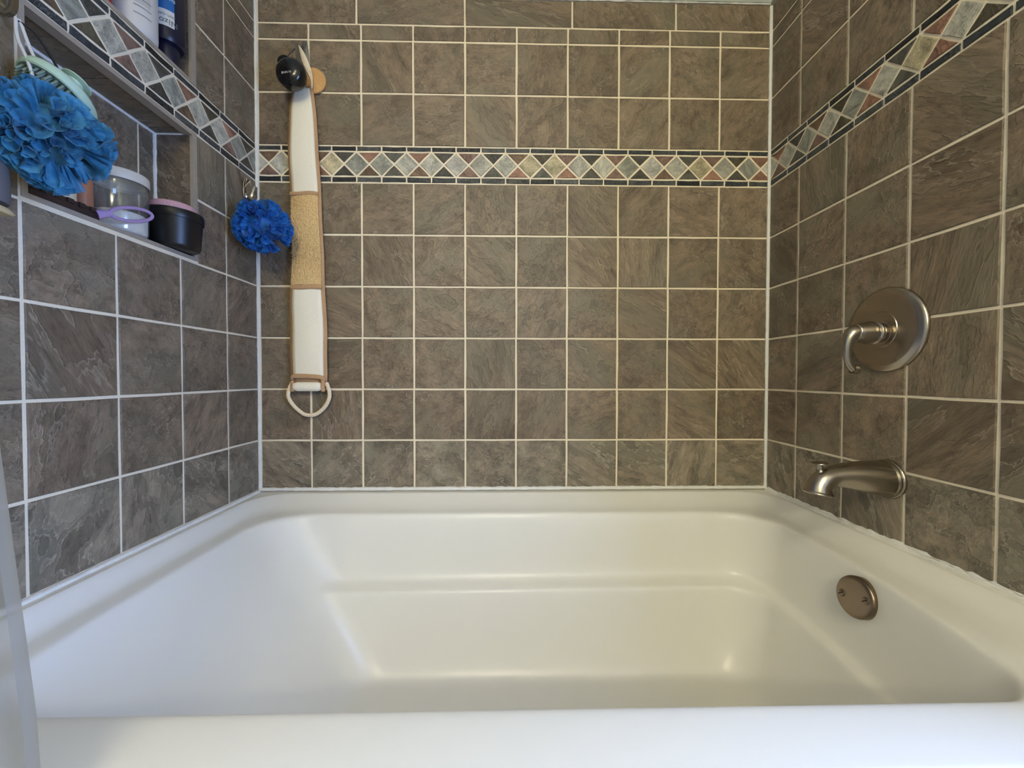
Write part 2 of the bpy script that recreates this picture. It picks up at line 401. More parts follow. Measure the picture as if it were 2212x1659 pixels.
def band(parent, R, org, s0, first, s1, flip):
    """org(s, v): point on the wall; s runs along the wall in the direction of local x"""
    k = 0; c = first - PB
    while c < s1 + PB:
        h = (VT - VB) / 2; vm = (VT + VB) / 2; w = PB / 2
        def clip(poly):                        # cut the piece off at the ends of the wall
            for lim, sg in ((s0, 1), (s1, -1)):
                res = []
                for i in range(len(poly)):
                    p, q = poly[i], poly[(i + 1) % len(poly)]
                    ip = (p[0] - lim) * sg >= 0; iq = (q[0] - lim) * sg >= 0
                    if ip: res.append(p)
                    if ip != iq:
                        t = (lim - p[0]) / (q[0] - p[0]); res.append((lim, p[1] + t * (q[1] - p[1])))
                poly = res
                if len(poly) < 3: return None
            if max(p[0] for p in poly) - min(p[0] for p in poly) < .07: return None
            return poly
        warm = k % 2 == 0
        tri = M['red'] if warm else M['dark']
        for nm, pl, mat, ins in (('diamond_stone', [(c - w, vm), (c, vm - h), (c + w, vm), (c, vm + h)], rb.choice(M['pale'] + [M['pale'][0], M['pale'][1]]), .017),
                                 ('triangle_stone', [(c, vm + h), (c + w, vm), (c + 2 * w, vm + h)], rb.choice(tri), .019),
                                 ('triangle_stone', [(c, vm - h), (c + 2 * w, vm - h), (c + w, vm)], rb.choice(tri), .019),
                                 ('slate_bar', [(c, VT), (c + PB, VT), (c + PB, 6.707), (c, 6.707)], rb.choice(M['strip']), .015),
                                 ('slate_bar', [(c, 6.005), (c + PB, 6.005), (c + PB, VB), (c, VB)], rb.choice(M['strip']), .015)):
            pl = clip(pl)
            if pl: poly_piece(nm, parent, R, org, pl, mat, ins)
        c += PB; k += 1
band(wall_back, BACK, lambda s, v: W(s, 0, v), .03, .464, 9.985, 0)
band(wall_left, LEFT, lambda s, v: W(UL, -s, v), -5.88, -.518 - 10 * PB, -.03, 0)
band(wall_right, RIGHT, lambda s, v: W(UR, s, v), .03, .505, 5.82, 0)

# ---- niches: edge trim, inner tiles, caulk
for va, vb, nm in ((LN0, LN1, 0), (UN0, UN1, 1)):
    b = MB()
    b.box((UL - .03, ND0, va), (UL + .018, ND0 + .085, vb)); b.box((UL - .03, ND1 - .05, va), (UL + .018, ND1, vb))
    b.box((UL - .12, ND0 + .085, va), (UL + .016, ND1 - .05, va + .05))
    b.box((UL - .12, ND0 + .085, vb - .06), (UL + .012, ND1 - .05, vb))
    b.build('edge_trim', M['trim'], wall_left, smooth=False)
    i0, i1 = ND0 + .066, ND1 - .032
    for a, c in ((i0, 1.888), (1.888, 2.888), (2.888, i1)): tile(wall_left, LEFT, (NIN, a, va + .03), (NIN, c, vb - .03))
    tile(wall_left, BACK, (NIN + .02, i0, va + .04), (UL - .02, i0, vb - .04), g=.012)
    FR = Matrix(((-1, 0, 0), (0, 0, 1), (0, 1, 0))).transposed()
    tile(wall_left, FR, (NIN + .02, i1, va + .04), (UL - .02, i1, vb - .04), g=.012)
    for a, c in ((i0, 1.76), (1.76, 2.76), (2.76, i1)):
        tile(wall_left, DOWN, (NIN + .02, a, vb - .02), (UL - .1, c, vb - .02), g=.02)
        tile(wall_left, UPF, (NIN + .02, a, va + .01), (UL - .1, c, va + .01), g=.02)

def bead(parent, pts, r, jit, seed, seg=7, label=None):
    rnd = random.Random(seed); n = len(pts); b = MB(); dense = []
    for i in range(n - 1):
        p, q = Vector(pts[i]), Vector(pts[i + 1]); k = max(2, int((q - p).length / T / .07))
        dense += [p + (q - p) * (j / k) for j in range(k)]
    dense.append(Vector(pts[-1]))
    b.tube(dense, [r * (1 + rnd.uniform(-jit, jit)) for _ in dense], seg)
    return b.build('caulk_bead', M['caulk'], parent)
bead(wall_back, [W(.005, .02, .02), W(.005, .02, 9.5)], .034, .22, 1)
bead(wall_back, [W(9.995, .02, .02), W(9.995, .02, 9.5)], .036, .18, 2)
bead(wall_back, [W(.02, .03, .046), W(9.98, .03, .046)], .036, .22, 3)
bead(wall_left, [W(.0, .03, .005), W(.0, 5.1, .005)], .034, .2, 4)
bead(wall_right, [W(10.0, .03, .005), W(10.0, 5.1, .005)], .036, .4, 5)
bead(wall_right, [W(10.02, .1, .045), W(10.02, 5.1, .045)], .022, .9, 6)
for va, vb in ((LN0, LN1), (UN0, UN1)):
    bead(wall_left, [W(NIN + .02, ND0 + .07, va + .03), W(NIN + .02, ND0 + .07, vb - .04)], .036, .15, 8)
    bead(wall_left, [W(NIN + .02, ND0 + .06, vb - .04), W(NIN + .02, ND1 - .05, vb - .04)], .026, .15, 9)
    bead(wall_left, [W(NIN + .02, ND0 + .07, vb - .04), W(UL - .1, ND0 + .07, vb - .04)], .022, .15, 10)
    bead(wall_left, [W(NIN + .02, ND0 + .06, va + .04), W(NIN + .02, ND1 - .05, va + .04)], .022, .15, 11)
# paint line above the top row
bead(wall_back, [W(.05, .03, VTOP), W(9.97, .03, VTOP)], .016, .5, 12)

# ------------------------------------------------------------------ bathtub
tub = empty('bathtub', W(5, 2.8, VF), 'white acrylic alcove bathtub with stepped side wall and sloped left backrest', 'bathtub')
NC, NB, NS = 10, 26, 22
def sstep(t): t = max(0, min(1, t)); return t * t * (3 - 2 * t)
def ring(u0, u1, d0, d1, rbk, rfr, v, vf=None, bow=0, tilt=0, plain_left=None):
    vf = v if vf is None else vf; P = []
    def arc(cu, cd, r, a0):
        for k in range(NC + 1):
            a = a0 + PI / 2 * k / NC; P.append([cu + r * math.cos(a), cd + r * math.sin(a)])
    arc(u0 + rbk, d0 + rbk, rbk, PI)                           # back left
    for k in range(1, NB): P.append([u0 + rbk + (u1 - u0 - 2 * rbk) * k / NB, d0])
    arc(u1 - rbk, d0 + rbk, rbk, PI * 1.5)                     # back right
    for k in range(1, NS): P.append([u1, d0 + rbk + (d1 - d0 - rbk - rfr) * k / NS])
    arc(u1 - rfr, d1 - rfr, rfr, 0)
    for k in range(1, NB): P.append([u1 - rfr - (u1 - u0 - 2 * rfr) * k / NB, d1])
    arc(u0 + rfr, d1 - rfr, rfr, PI / 2)
    for k in range(1, NS): P.append([u0, d1 - rfr - (d1 - d0 - rbk - rfr) * k / NS])
    out = []
    for u, d in P:
        vv = v + (vf - v) * sstep((d - (d1 - .9)) / .8)
        vv += tilt * (u - 5) / 5 * (1 if d < d1 - 1 else 0)
        if bow:
            if u > 5: u -= bow * .088 * max(0, d - 2.2) ** 1.5 * min(1, (u - 5) / 3)
            else: u += bow * .06 * max(0, d - 3.6) ** 1.5 * min(1, (5 - u) / 3)
        out.append(W(u, d, vv))
    if plain_left:                             # the armrest step dies away into the smooth backrest
        alt = ring(u0, u1, plain_left[0], d1, plain_left[1], rfr, plain_left[2], None, bow)
        for i, (p, q_) in enumerate(zip(out, alt)):
            w = sstep((p.x / T + 5 - u0 - .02) / .55); out[i] = q_.lerp(p, w)
    return out
FD = 5.60
R_ = [ring(.012, 9.985, .03, FD, .04, .04, VF, VF),
      ring(.012, 9.985, .03, FD, .04, .04, -.4, -.5),
      ring(.012, 9.985, .03, FD, .04, .04, -.03, -.29),
      ring(.02, 9.98, .04, FD - .02, .05, .04, 0, -.255),
      ring(.05, 9.95, .07, FD - .06, .08, .06, 0, -.24),
      ring(.11, 9.90, .15, FD - .10, .55, .10, 0, -.24),
      ring(.124, 9.893, .163, FD - .11, .58, .11, -.001, -.24),
      ring(.135, 9.884, .175, FD - .12, .60, .12, -.010, -.24),
      ring(.17, 9.86, .205, FD - .15, .62, .15, -.035, -.24),
      ring(.25, 9.76, .36, FD - .2, .66, .2, -.145, -.24),
      ring(.315, 9.69, .46, FD - .22, .70, .22, -.195, -.24, .3),
      ring(.36, 9.64, .51, FD - .25, .74, .25, -.215, -.24, .5),
      ring(.49, 9.52, .585, 5.06, .80, .35, -.236, -.245, .9),
      ring(.545, 9.465, .625, 4.99, .84, .40, -.255, -.26, 1),
      ring(.59, 9.435, .655, 4.965, .84, .42, -.32, -.32, 1),
      ring(.68, 9.41, .685, 4.95, .80, .44, -.45, -.45, 1),
      ring(1.02, 9.36, .735, 4.93, .74, .48, -.85, -.85, 1),
      ring(1.30, 9.31, .785, 4.92, .66, .5, -1.22, -1.22, .95, .03, (.88, .68, -1.21)),
      ring(1.37, 9.28, .83, 4.90, .60, .5, -1.33, -1.33, .95, .03, (.91, .65, -1.30)),
      ring(1.41, 9.24, .91, 4.88, .58, .5, -1.375, -1.375, .9, .03, (.93, .63, -1.35)),
      ring(1.46, 9.17, 1.05, 4.85, .56, .52, -1.40, -1.40, .9, .03, (.96, .62, -1.41)),
      ring(1.50, 9.13, 1.095, 4.83, .55, .54, -1.43, -1.44, .9, .03, (.99, .61, -1.465)),
      ring(1.56, 9.10, 1.12, 4.8, .55, .55, -1.54, -1.54, .9, 0, (1.02, .60, -1.54)),
      ring(1.92, 9.00, 1.18, 4.74, .52, .56, -2.0, -2.0, .8),
      ring(2.17, 8.86, 1.28, 4.65, .5, .6, -2.38, -2.38, .6),
      ring(2.29, 8.78, 1.38, 4.58, .5, .6, -2.58, -2.58, .5),
      ring(2.34, 8.72, 1.43, 4.52, .5, .6, -2.655, -2.655, .45),
      ring(2.39, 8.66, 1.48, 4.46, .5, .6, -2.69, -2.69, .4),
      ring(2.50, 8.55, 1.58, 4.35, .5, .6, -2.705, -2.705, .3),
      ring(3.0, 8.1, 2.0, 4.0, .4, .4, -2.715, -2.715, 0),
      ring(4.5, 6.5, 2.8, 3.4, .2, .2, -2.72, -2.72, 0)]
b = MB(); n = len(R_[0])
b.v = [p for r in R_ for p in r]
b.f = [(i * n + k, i * n + (k + 1) % n, (i + 1) * n + (k + 1) % n, (i + 1) * n + k) for i in range(len(R_) - 1) for k in range(n)]
b.f.append(tuple((len(R_) - 1) * n + k for k in range(n)))
shell = b.build('tub_shell', M['tub'], tub, sub=2)

# overflow plate on the right end wall
oc = W(9.30, 2.97, -.565); on = Vector((-1, -.10, .17)).normalized()
b = MB(); b.lathe([(.02, -.05), (.25, -.05), (.256, .0), (.256, .052), (.251, .068), (.24, .078), (.2, .084), (.001, .086)], oc, on, 48)
plate = b.build('overflow_plate', M['bronze'], tub)
tag(plate, 'round dull nickel overflow cover with two slotted screws')
side = on.cross(Vector((0, 0, 1))).normalized(); upv = side.cross(on)
for a in (-1, 1):
    c = oc + side * a * .155 * T + upv * a * -.03 * T + on * .086 * T
    b = MB(); b.lathe([(.045, -.02), (.045, .004), (.036, .012), (.001, .014)], c, on, 16)
    s_ = b.build('screw', M['bronze'], plate)
    b = MB(); sd_ = (side * .8 - upv * .6); b.ribbon([c + on * .014 * T - sd_ * .036 * T, c + on * .014 * T + sd_ * .036 * T], [.014, .014], sd_.cross(on), .006)
    b.build('screw_slot', M['slot'], plate)

# ------------------------------------------------------------------ valve and spout
vcn = W(UR - .01, 2.545, 2.90); AX = Vector((-1, 0, 0))
valve = empty('shower_valve', vcn, 'round brushed nickel shower valve with curled lever handle on the right tiled wall', 'faucet')
b = MB(); b.lathe([(.575, 0), (.578, .03), (.565, .05), (.54, .062), (.50, .082), (.48, .088), (.25, .104), (.245, .112), (.22, .112), (.001, .112)], vcn, AX, 72)
b.build('escutcheon', M['nickel'], valve)
b = MB(); b.lathe([(.17, .10), (.17, .12), (.13, .13), (.125, .15), (.15, .165), (.155, .19), (.14, .21), (.128, .215), (.15, .235), (.158, .26), (.15, .30), (.132, .40), (.118, .44), (.122, .45), (.116, .462), (.1, .47), (.001, .47)], vcn + Vector((0, 0, -.04 * T)), AX, 40)
b.build('hub', M['nickel'], valve)
b = MB()
hp = sp([(9.63, 2.545, 2.862), (9.565, 2.547, 2.862), (9.505, 2.55, 2.83), (9.462, 2.55, 2.75), (9.445, 2.55, 2.64), (9.455, 2.55, 2.52), (9.487, 2.55, 2.425), (9.535, 2.55, 2.37), (9.575, 2.55, 2.358)], 6)
nh = len(hp); rr = []
for i in range(nh):
    t = i / (nh - 1); rr.append(.112 - .066 * sstep(t * 1.45) + .014 * sstep((t - .8) * 5))
b.tube(hp, rr, 20)
b.build('lever_handle', M['nickel'], valve)
b = MB(); b.lathe([(.058, -.05), (.066, -.01), (.068, .01), (.06, .03), (.03, .04), (.001, .042)], hp[-1], (hp[-1] - hp[-3]), 20)
b.build('lever_tip', M['nickel'], valve)

sc0 = W(UR - .005, 2.61, .865)
spout = empty('tub_spout', sc0, 'brushed nickel tub spout with pull-up diverter knob on the right wall below the valve', 'faucet')
b = MB(); b.lathe([(.245, 0), (.262, .01), (.262, .035), (.25, .05), (.244, .052), (.25, .06), (.25, .08), (.238, .095), (.236, .11)], sc0, AX, 48)
b.build('collar', M['nickel'], spout)
b = MB()
pp = sp([(9.93, 2.61, .865), (9.70, 2.61, .895), (9.45, 2.61, .915), (9.25, 2.61, .905), (9.12, 2.61, .86), (9.045, 2.61, .775), (9.025, 2.61, .68)], 6)
np_ = len(pp); rr = []
for i in range(np_):
    t = i / (np_ - 1)
    rr.append(.236 - .096 * sstep(t * 1.7) + .005 * sstep((t - .62) * 3) + .018 * sstep((t - .8) * 5))
b.tube(pp, rr, 36, cap=False)
b.build('body', M['nickel'], spout)
tdir = (pp[-1] - pp[-2]).normalized()
b = MB(); b.lathe([(.15, -.035), (.172, -.02), (.18, 0), (.172, .014), (.15, .018), (.135, .012), (.13, -.06), (.001, -.06)], pp[-1], tdir, 40)
b.build('outlet_rim', M['nickel'], spout)
b = MB(); kb = W(9.055, 2.61, .965)
b.lathe([(.048, -.08), (.046, .02), (.04, .03), (.036, .034), (.036, .10), (.05, .108), (.095, .112), (.1, .118), (.096, .126), (.05, .132), (.001, .133)], kb, Vector((-.10, 0, 1)), 24)
b.build('diverter_knob', M['nickel'], spout)

# ------------------------------------------------------------------ hooks
def hook(name, base, n, sidev, mat, label, h=.27, wmul=1.0, reach=.2):
    """teardrop plate against a wall whose lower end curls out and up"""
    base = Vector(base); n = Vector(n); sidev = Vector(sidev); Zv = Vector((0, 0, 1))
    e = empty(name, base, label, 'hook', 'adhesive wall hooks')
    b = MB(); pts = []; wd = []
    for k in range(9):
        t = k / 8; pts.append(base + Zv * T * h * (1 - 2 * t) + n * T * .02); wd.append((.055 + .11 * math.sin(PI * (.12 + .6 * t))) * wmul)
    b.ribbon(pts, wd, sidev, .03); b.build('back_plate', mat, e)
    b = MB(); pts = []; wd = []
    for k in range(13):
        a = PI * k / 12
        pts.append(base + Zv * T * (-h * .55 - math.sin(a) * reach * .75) + n * T * (.04 + (1 - math.cos(a)) * reach / 2)); wd.append((.12 - .025 * k / 12) * wmul)
    for k in range(1, 5): pts.append(pts[12] + Zv * T * .04 * k + n * T * .006 * k); wd.append((.09 - .012 * k) * wmul)
    b.ribbon(pts, wd, sidev, .045); b.build('hook_arm', mat, e)
    return e
hook('adhesive_hook', W(.945, .02, 8.36), (0, -1, 0), (1, 0, 0), M['hookgrey'], 'satin steel teardrop hook on the back wall, carrying the long back scrubber', .28, .95, .26)
hook('adhesive_hook', W(UL + .02, .335, 5.70), (1, 0, 0), (0, 1, 0), M['chrome'], 'chrome hook in the left corner above the small royal blue pouf', .19, 1.7, .10)
hook('adhesive_hook', W(UL + .02, 4.05, 5.80), (1, 0, 0), (0, 1, 0), M['hookgrey'], 'steel hook on the left wall above the large light blue pouf', .10, .55, .12)

# ------------------------------------------------------------------ long back scrubber
terry = plain('white_terry', (250, 238, 216), .95, spec=.1, bump=.3, bscale=420, var=.05)
binding = plain('tan_binding', (186, 150, 112), .85, spec=.15, bump=.5, bscale=300, var=.08)
luffa = plain('tan_loofah_fibre', (240, 182, 130), .95, spec=.1, bump=1.0, bscale=330, var=.25)
rope = plain('cream_rope', (236, 218, 188), .9, spec=.1, bump=.7, bscale=260, var=.06)
strap = empty('back_scrubber', W(.97, .08, 4.0), 'long cream and tan back scrubber strap with loofah middle, hanging on the back wall', 'back scrubber')
# left and right edge of the strap (u), by height v
ED = [(7.75, .80, 1.13), (7.62, .745, 1.15), (7.45, .71, 1.17), (7.28, .69, 1.185), (7.0, .675, 1.20), (6.65, .668, 1.225), (6.3, .672, 1.25), (5.95, .686, 1.27), (5.5, .692, 1.285), (5.05, .700, 1.302),
      (4.6, .704, 1.312), (4.3, .700, 1.32), (3.97, .690, 1.332), (3.55, .665, 1.352), (3.1, .665, 1.372), (2.6, .668, 1.374), (2.3, .672, 1.372), (2.06, .690, 1.350)]
ED = [(v, l - .012, r - .012) for v, l, r in ED]
def edge(v):
    for (va, la, ra), (vb, lb, rb_) in zip(ED, ED[1:]):
        if va >= v >= vb:
            t = (va - v) / (va - vb); return la + (lb - la) * t, ra + (rb_ - ra) * t
    return ED[-1][1:] if v < ED[-1][0] else ED[0][1:]
def panel(va, vb, ins0, ins1, dd, name, mat, nv=40, nu=10, rough_=0, bulge=.02, seed=0):
    b = MB(); rnd = random.Random(seed)
    for i in range(nv + 1):
        v = va + (vb - va) * i / nv; l, r = edge(v); l += ins0; r -= ins1
        for k in range(nu + 1):
            t = k / nu
            wv = .012 * math.sin(v * 5 + 1) + .012 * math.sin(v * 2.1 + t * 2)
            b.v.append(W(l + (r - l) * t, dd + bulge * math.sin(PI * t) + wv + rnd.uniform(-rough_, rough_), v + rnd.uniform(-rough_, rough_) * .5))
    for i in range(nv):
        for k in range(nu): b.f.append((i * (nu + 1) + k, i * (nu + 1) + k + 1, (i + 1) * (nu + 1) + k + 1, (i + 1) * (nu + 1) + k))
    return b.build(name, mat, strap, solid=.004)
bk = panel(7.75, 2.1, 0, 0, .10, 'backing', binding, 60, 8)
tag(bk, 'tan edge binding')
panel(7.70, 5.72, .05, .055, .130, 'terry_panel', terry, 40, 8)
panel(3.93, 2.22, .062, .065, .130, 'terry_panel', terry, 40, 8)
lp = panel(5.70, 3.99, .03, .05, .142, 'loofah_pad', luffa, 110, 40, .010, .04, 5)
tag(lp, 'rough tan loofah section')
# fibres standing off the loofah
b = MB(); rnd = random.Random(3)
for _ in range(1500):
    v = rnd.uniform(4.0, 5.68); l, r = edge(v); t = rnd.random(); u = l + .03 + (r - l - .08) * t
    p = W(u, .142 + .04 * math.sin(PI * t), v); a = rnd.uniform(0, 2 * PI)
    q = Vector((math.cos(a), -.6, math.sin(a) * .8)) * rnd.uniform(.02, .055) * T
    s_ = Vector((math.sin(a), 0, -math.cos(a))) * .004 * T
    nn = len(b.v); b.v += [p - s_, p + s_, p + q]; b.f.append((nn, nn + 1, nn + 2))
fib = b.build('loofah_fibre', luffa, strap, smooth=False); fib['kind'] = 'stuff'
for v, w in ((5.715, .035), (3.955, .045)):
    l, r = edge(v); b = MB(); b.tube(sp([(l + .03, .16, v), ((l + r) / 2 - .1, .185, v - .012), ((l + r) / 2 + .1, .185, v + .006), (r - .03, .16, v)], 6), w, 10, flat=.55, hint=(0, 0, 1)); b.build('cross_binding', binding, strap)
l, r = edge(2.15); b = MB(); b.tube(sp([(l + .03, .15, 2.20), (l + .10, .17, 2.26), (r - .12, .17, 2.24), (r - .03, .15, 2.17)], 6), .045, 10, flat=.6, hint=(0, 0, 1)); b.build('cross_binding', binding, strap)
b = MB(); nu = 14
cx0, cx1 = l + .075, r - .085
b.tube([W(cx0 + (cx1 - cx0) * k / nu, .17, 2.055) for k in range(nu + 1)], [.09 * min(1, .72 + .28 * math.sin(PI * min(1, max(0, k / nu)) ) * 3) for k in range(nu + 1)], 16, flat=.8, hint=(0, 0, 1))
b.build('folded_hem', terry, strap)
for s_, x in ((-1, cx0 - .03), (1, cx1 + .03)):
    b = MB(); b.tube([W(x, .155, 2.17), W(x + s_ * .004, .155, 1.96)], .036, 10); b.build('hem_binding', binding, strap)
lp_ = sp([(l + .02, .13, 2.13), (l - .045, .13, 1.97), (l - .05, .12, 1.84), (l + .03, .10, 1.69), (l + .14, .08, 1.575), ((l + r) / 2 - .09, .07, 1.505), ((l + r) / 2 + .07, .07, 1.505), (r - .14, .08, 1.575), (r - .02, .10, 1.70), (r + .05, .12, 1.85), (r + .05, .13, 1.98), (r, .13, 2.13)], 8)
b = MB(); b.tube(lp_, [.038 * (1 + .06 * math.sin(i * 2.1)) for i in range(len(lp_))], 10, flat=.8); b.build('rope_loop', rope, strap)
b = MB(); b.ribbon(sp([(.925, .26, 8.40), (.97, .25, 8.30), (1.03, .24, 8.16), (1.09, .20, 8.00), (1.125, .16, 7.86), (1.12, .14, 7.70)], 6), [.03 + .085 * math.sin(PI * min(1, i / 26)) for i in range(31)], (.8, -.25, .45), .022); b.build('hanging_cord', rope, strap)
b = MB(); b.ribbon(sp([(.915, .25, 8.40), (.87, .22, 8.28), (.845, .16, 8.12), (.86, .12, 7.9), (.9, .11, 7.72)], 6), [.055] * 25, (1, 0, 0), .02); b.build('hanging_cord', rope, strap)

# tan round pad behind the black scrubber
pc = W(1.10, .055, 7.90)
b = MB(); b.lathe([(.001, -.035), (.22, -.035), (.24, -.015), (.245, .005), (.235, .022), (.16, .03), (.001, .032)], pc, (0.10, -1, 0), 40)
pad = b.build('scrub_pad', plain('tan_sisal', (200, 156, 100), .9, bump=.9, bscale=320, var=.15)); tag(pad, 'round tan scrub pad on the back wall behind the black round scrubber', 'scrub pad')
# black round scrubber
bc = W(.905, .46, 7.725); bax = Vector((-.04, -1, .04)).normalized()
blk = plain('glossy_black_plastic', (14, 14, 15), .22, coat=.2)
ball = empty('round_scrubber', bc, 'glossy black round scrubber with small tab, hanging in front of the strap top', 'scrubber')
b = MB(); b.lathe([(.001, -.20), (.14, -.19), (.21, -.15), (.25, -.08), (.262, .0), (.262, .03), (.25, .08), (.215, .125), (.15, .158), (.08, .172), (.001, .176)], bc, bax, 48)
b.build('body', blk, ball)
b = MB(); b.lathe([(.001, -.03), (.07, -.028), (.09, -.012), (.092, .008), (.08, .024), (.03, .03), (.001, .03)], W(.75, .45, 7.985), Vector((-.2, -1, .1)), 28, 1.25)
b.tube([W(.77, .44, 7.94), W(.83, .44, 7.88)], .035, 10)
b.build('tab', blk, ball)
b = MB(); b.tube(sp([(.785, .44, 8.0), (.85, .36, 8.20), (.925, .27, 8.37)], 6), .011, 6); b.build('cord', plain('grey_cord', (70, 62, 54), .8), ball)
def text(name, body, size, org, xdir, ydir, mat, parent, ext=.0006):
    cu = bpy.data.curves.new(name, 'FONT'); cu.body = body; cu.size = size * T; cu.extrude = ext; cu.align_x = 'CENTER'; cu.align_y = 'CENTER'
    to = bpy.data.objects.new(name, cu); C.objects.link(to)
    bpy.context.view_layer.update()
    me = bpy.data.meshes.new_from_object(to.evaluated_get(bpy.context.evaluated_depsgraph_get()))
    bpy.data.objects.remove(to); bpy.data.curves.remove(cu)
    me.materials.clear(); me.materials.append(mat)
    x = Vector(xdir).normalized(); z = x.cross(Vector(ydir)).normalized(); y = z.cross(x)
    mm = Matrix((x, y, z)).transposed().to_4x4(); mm.translation = Vector(org)
    me.transform(mm); me.transform(Matrix.Translation(-parent_origin(parent)))
    o = bpy.data.objects.new(name, me); C.objects.link(o); o.parent = parent
    return o
ink = plain('pale_print', (190, 190, 188), .6)
bx = Vector((1, -.04, .12))
text('lettering', 'BNN N', .055, bc + bax * .186 * T + Vector((.001, 0, -.016)), bx, (-.1, 0, 1), ink, ball, .0003)

# ------------------------------------------------------------------ mesh poufs
def pouf_mat(name, a, bcol):
    mt, nt, bs = newmat(name); L = nt.links.new
    tc = node(nt, 'ShaderNodeTexCoord'); nz = node(nt, 'ShaderNodeTexNoise'); nz.inputs['Scale'].default_value = 70; nz.inputs['Detail'].default_value = 3
    L(tc.outputs['Object'], nz.inputs['Vector'])
    cr = ramp(nt, [(.35, lin(a)), (.65, lin(bcol))]); L(nz.outputs['Fac'], cr.inputs[0]); L(cr.outputs[0], bs.inputs['Base Color'])
    bs.inputs['Roughness'].default_value = .55; bs.inputs['Sheen Weight'].default_value = .2
    tl = node(nt, 'ShaderNodeBsdfTranslucent'); L(cr.outputs[0], tl.inputs['Color'])
    mx = node(nt, 'ShaderNodeMixShader'); mx.inputs[0].default_value = .3
    L(bs.outputs[0], mx.inputs[1]); L(tl.outputs[0], mx.inputs[2])
    tp = node(nt, 'ShaderNodeBsdfTransparent'); m2 = node(nt, 'ShaderNodeMixShader'); m2.inputs[0].default_value = .16   # the netting is full of holes
    L(mx.outputs[0], m2.inputs[1]); L(tp.outputs[0], m2.inputs[2]); L(m2.outputs[0], nt.nodes['Material Output'].inputs['Surface'])
    return mt
def pouf(name, cen, R, seed, nrib, mat, label, cord, cordmat, loops=1.0, droop=0):
    """ribbons of netting that meander over a ball, gathered towards its middle"""
    e = empty(name, cen, label, 'bath pouf', None)
    rnd = random.Random(seed); b = MB(); nr = 5
    for r in range(nrib):
        z = 1 - 2 * (r + .5) / nrib; a = r * 2.39996 + rnd.uniform(-.4, .4)
        p = Vector((math.sqrt(1 - z * z) * math.cos(a), math.sqrt(1 - z * z) * math.sin(a), z))
        head = rnd.uniform(0, 2 * PI); A = rnd.uniform(1.3, 2.0); kf = rnd.uniform(5.5, 8) * loops; ph = rnd.uniform(0, 6.3); dr = rnd.uniform(-.7, .7)
        step = .035; n = int(rnd.uniform(2.2, 3.2) / step); P = []
        t0 = p.orthogonal().normalized()
        for i in range(n):
            P.append(p.copy()); th = head + A * math.sin(kf * i * step * 2 + ph) + dr * i * step + .5 * math.sin(i * step * 3.1 + ph * 2)
            t0 = (t0 - p * t0.dot(p)).normalized(); t1 = p.cross(t0)
            p = (p + (t0 * math.cos(th) + t1 * math.sin(th)) * step).normalized()
        win = int(PI / kf / step / 1.0); base = len(b.v); sd = Vector((r * 7.3, seed * 3.1, 0)); Rk = R * rnd.uniform(.84, 1.0)
        for i in range(n):
            seg = P[max(0, i - win):i + win + 1]; mq = sum(seg, Vector((0, 0, 0))) / len(seg)
            ed = 1 + .10 * noise.noise(P[i] * 4 + sd)
            fl = noise.noise(P[i] * 2.2 + sd * 2) * .35                # the outer hem flops to one side
            tg = (P[min(i + 1, n - 1)] - P[max(i - 1, 0)]).normalized(); nm = P[i].cross(tg)
            for k in range(nr + 1):
                s_ = k / nr
                q = mq.lerp(P[i], min(1, s_ * 1.25) ** .8).normalized()
                q = q * Rk * ed * (.40 + .60 * s_) + nm * R * fl * s_ ** 2.5
                if droop: q = q + Vector((0, 0, -1)) * droop * R * max(0, -q.z / R) ** 2
                b.v.append(Vector(cen) + q * T)
        for i in range(n - 1):
            for k in range(nr): b.f.append((base + i * (nr + 1) + k, base + (i + 1) * (nr + 1) + k, base + (i + 1) * (nr + 1) + k + 1, base + i * (nr + 1) + k + 1))
    b.lathe([(R * .55 * math.sin(PI * k / 8) + .001, -R * .55 * math.cos(PI * k / 8)) for k in range(9)], cen, (0, 0, 1), 16)
    b.build('mesh_ruffle', mat, e, angle=180)
    b = MB()
    for c in cord: b.tube(sp(c, 8), .014, 8)
    b.build('cord', cordmat, e)
    return e
pb = pouf_mat('royal_blue_mesh', (14, 98, 184), (36, 132, 214))
lb = pouf_mat('light_blue_mesh', (40, 124, 166), (86, 164, 202))
wc = plain('white_cord', (206, 204, 198), .8)
lcord = plain('pale_blue_cord', (150, 180, 204), .6)
pouf('bath_pouf', W(.52, .72, 4.90), .48, 5, 46, pb, 'small royal blue mesh pouf hanging in the left corner beside the back scrubber',
     [[(.12, .335, 5.50), (.20, .42, 5.42), (.36, .56, 5.30), (.46, .66, 5.1)], [(.13, .32, 5.50), (.23, .40, 5.40), (.40, .54, 5.26), (.48, .66, 5.1)]], lcord)
pouf('bath_pouf', W(.50, 4.10, 4.50), .47, 9, 50, lb, 'large light blue mesh pouf hanging at the left in front of the niche',
     [[(.16, 4.04, 5.62), (.22, 4.08, 5.40), (.34, 4.10, 5.15), (.45, 4.10, 4.75)], [(.17, 4.02, 5.62), (.25, 4.00, 5.35), (.36, 4.02, 5.15), (.48, 4.08, 4.8)]], wc, 1.0, .12)

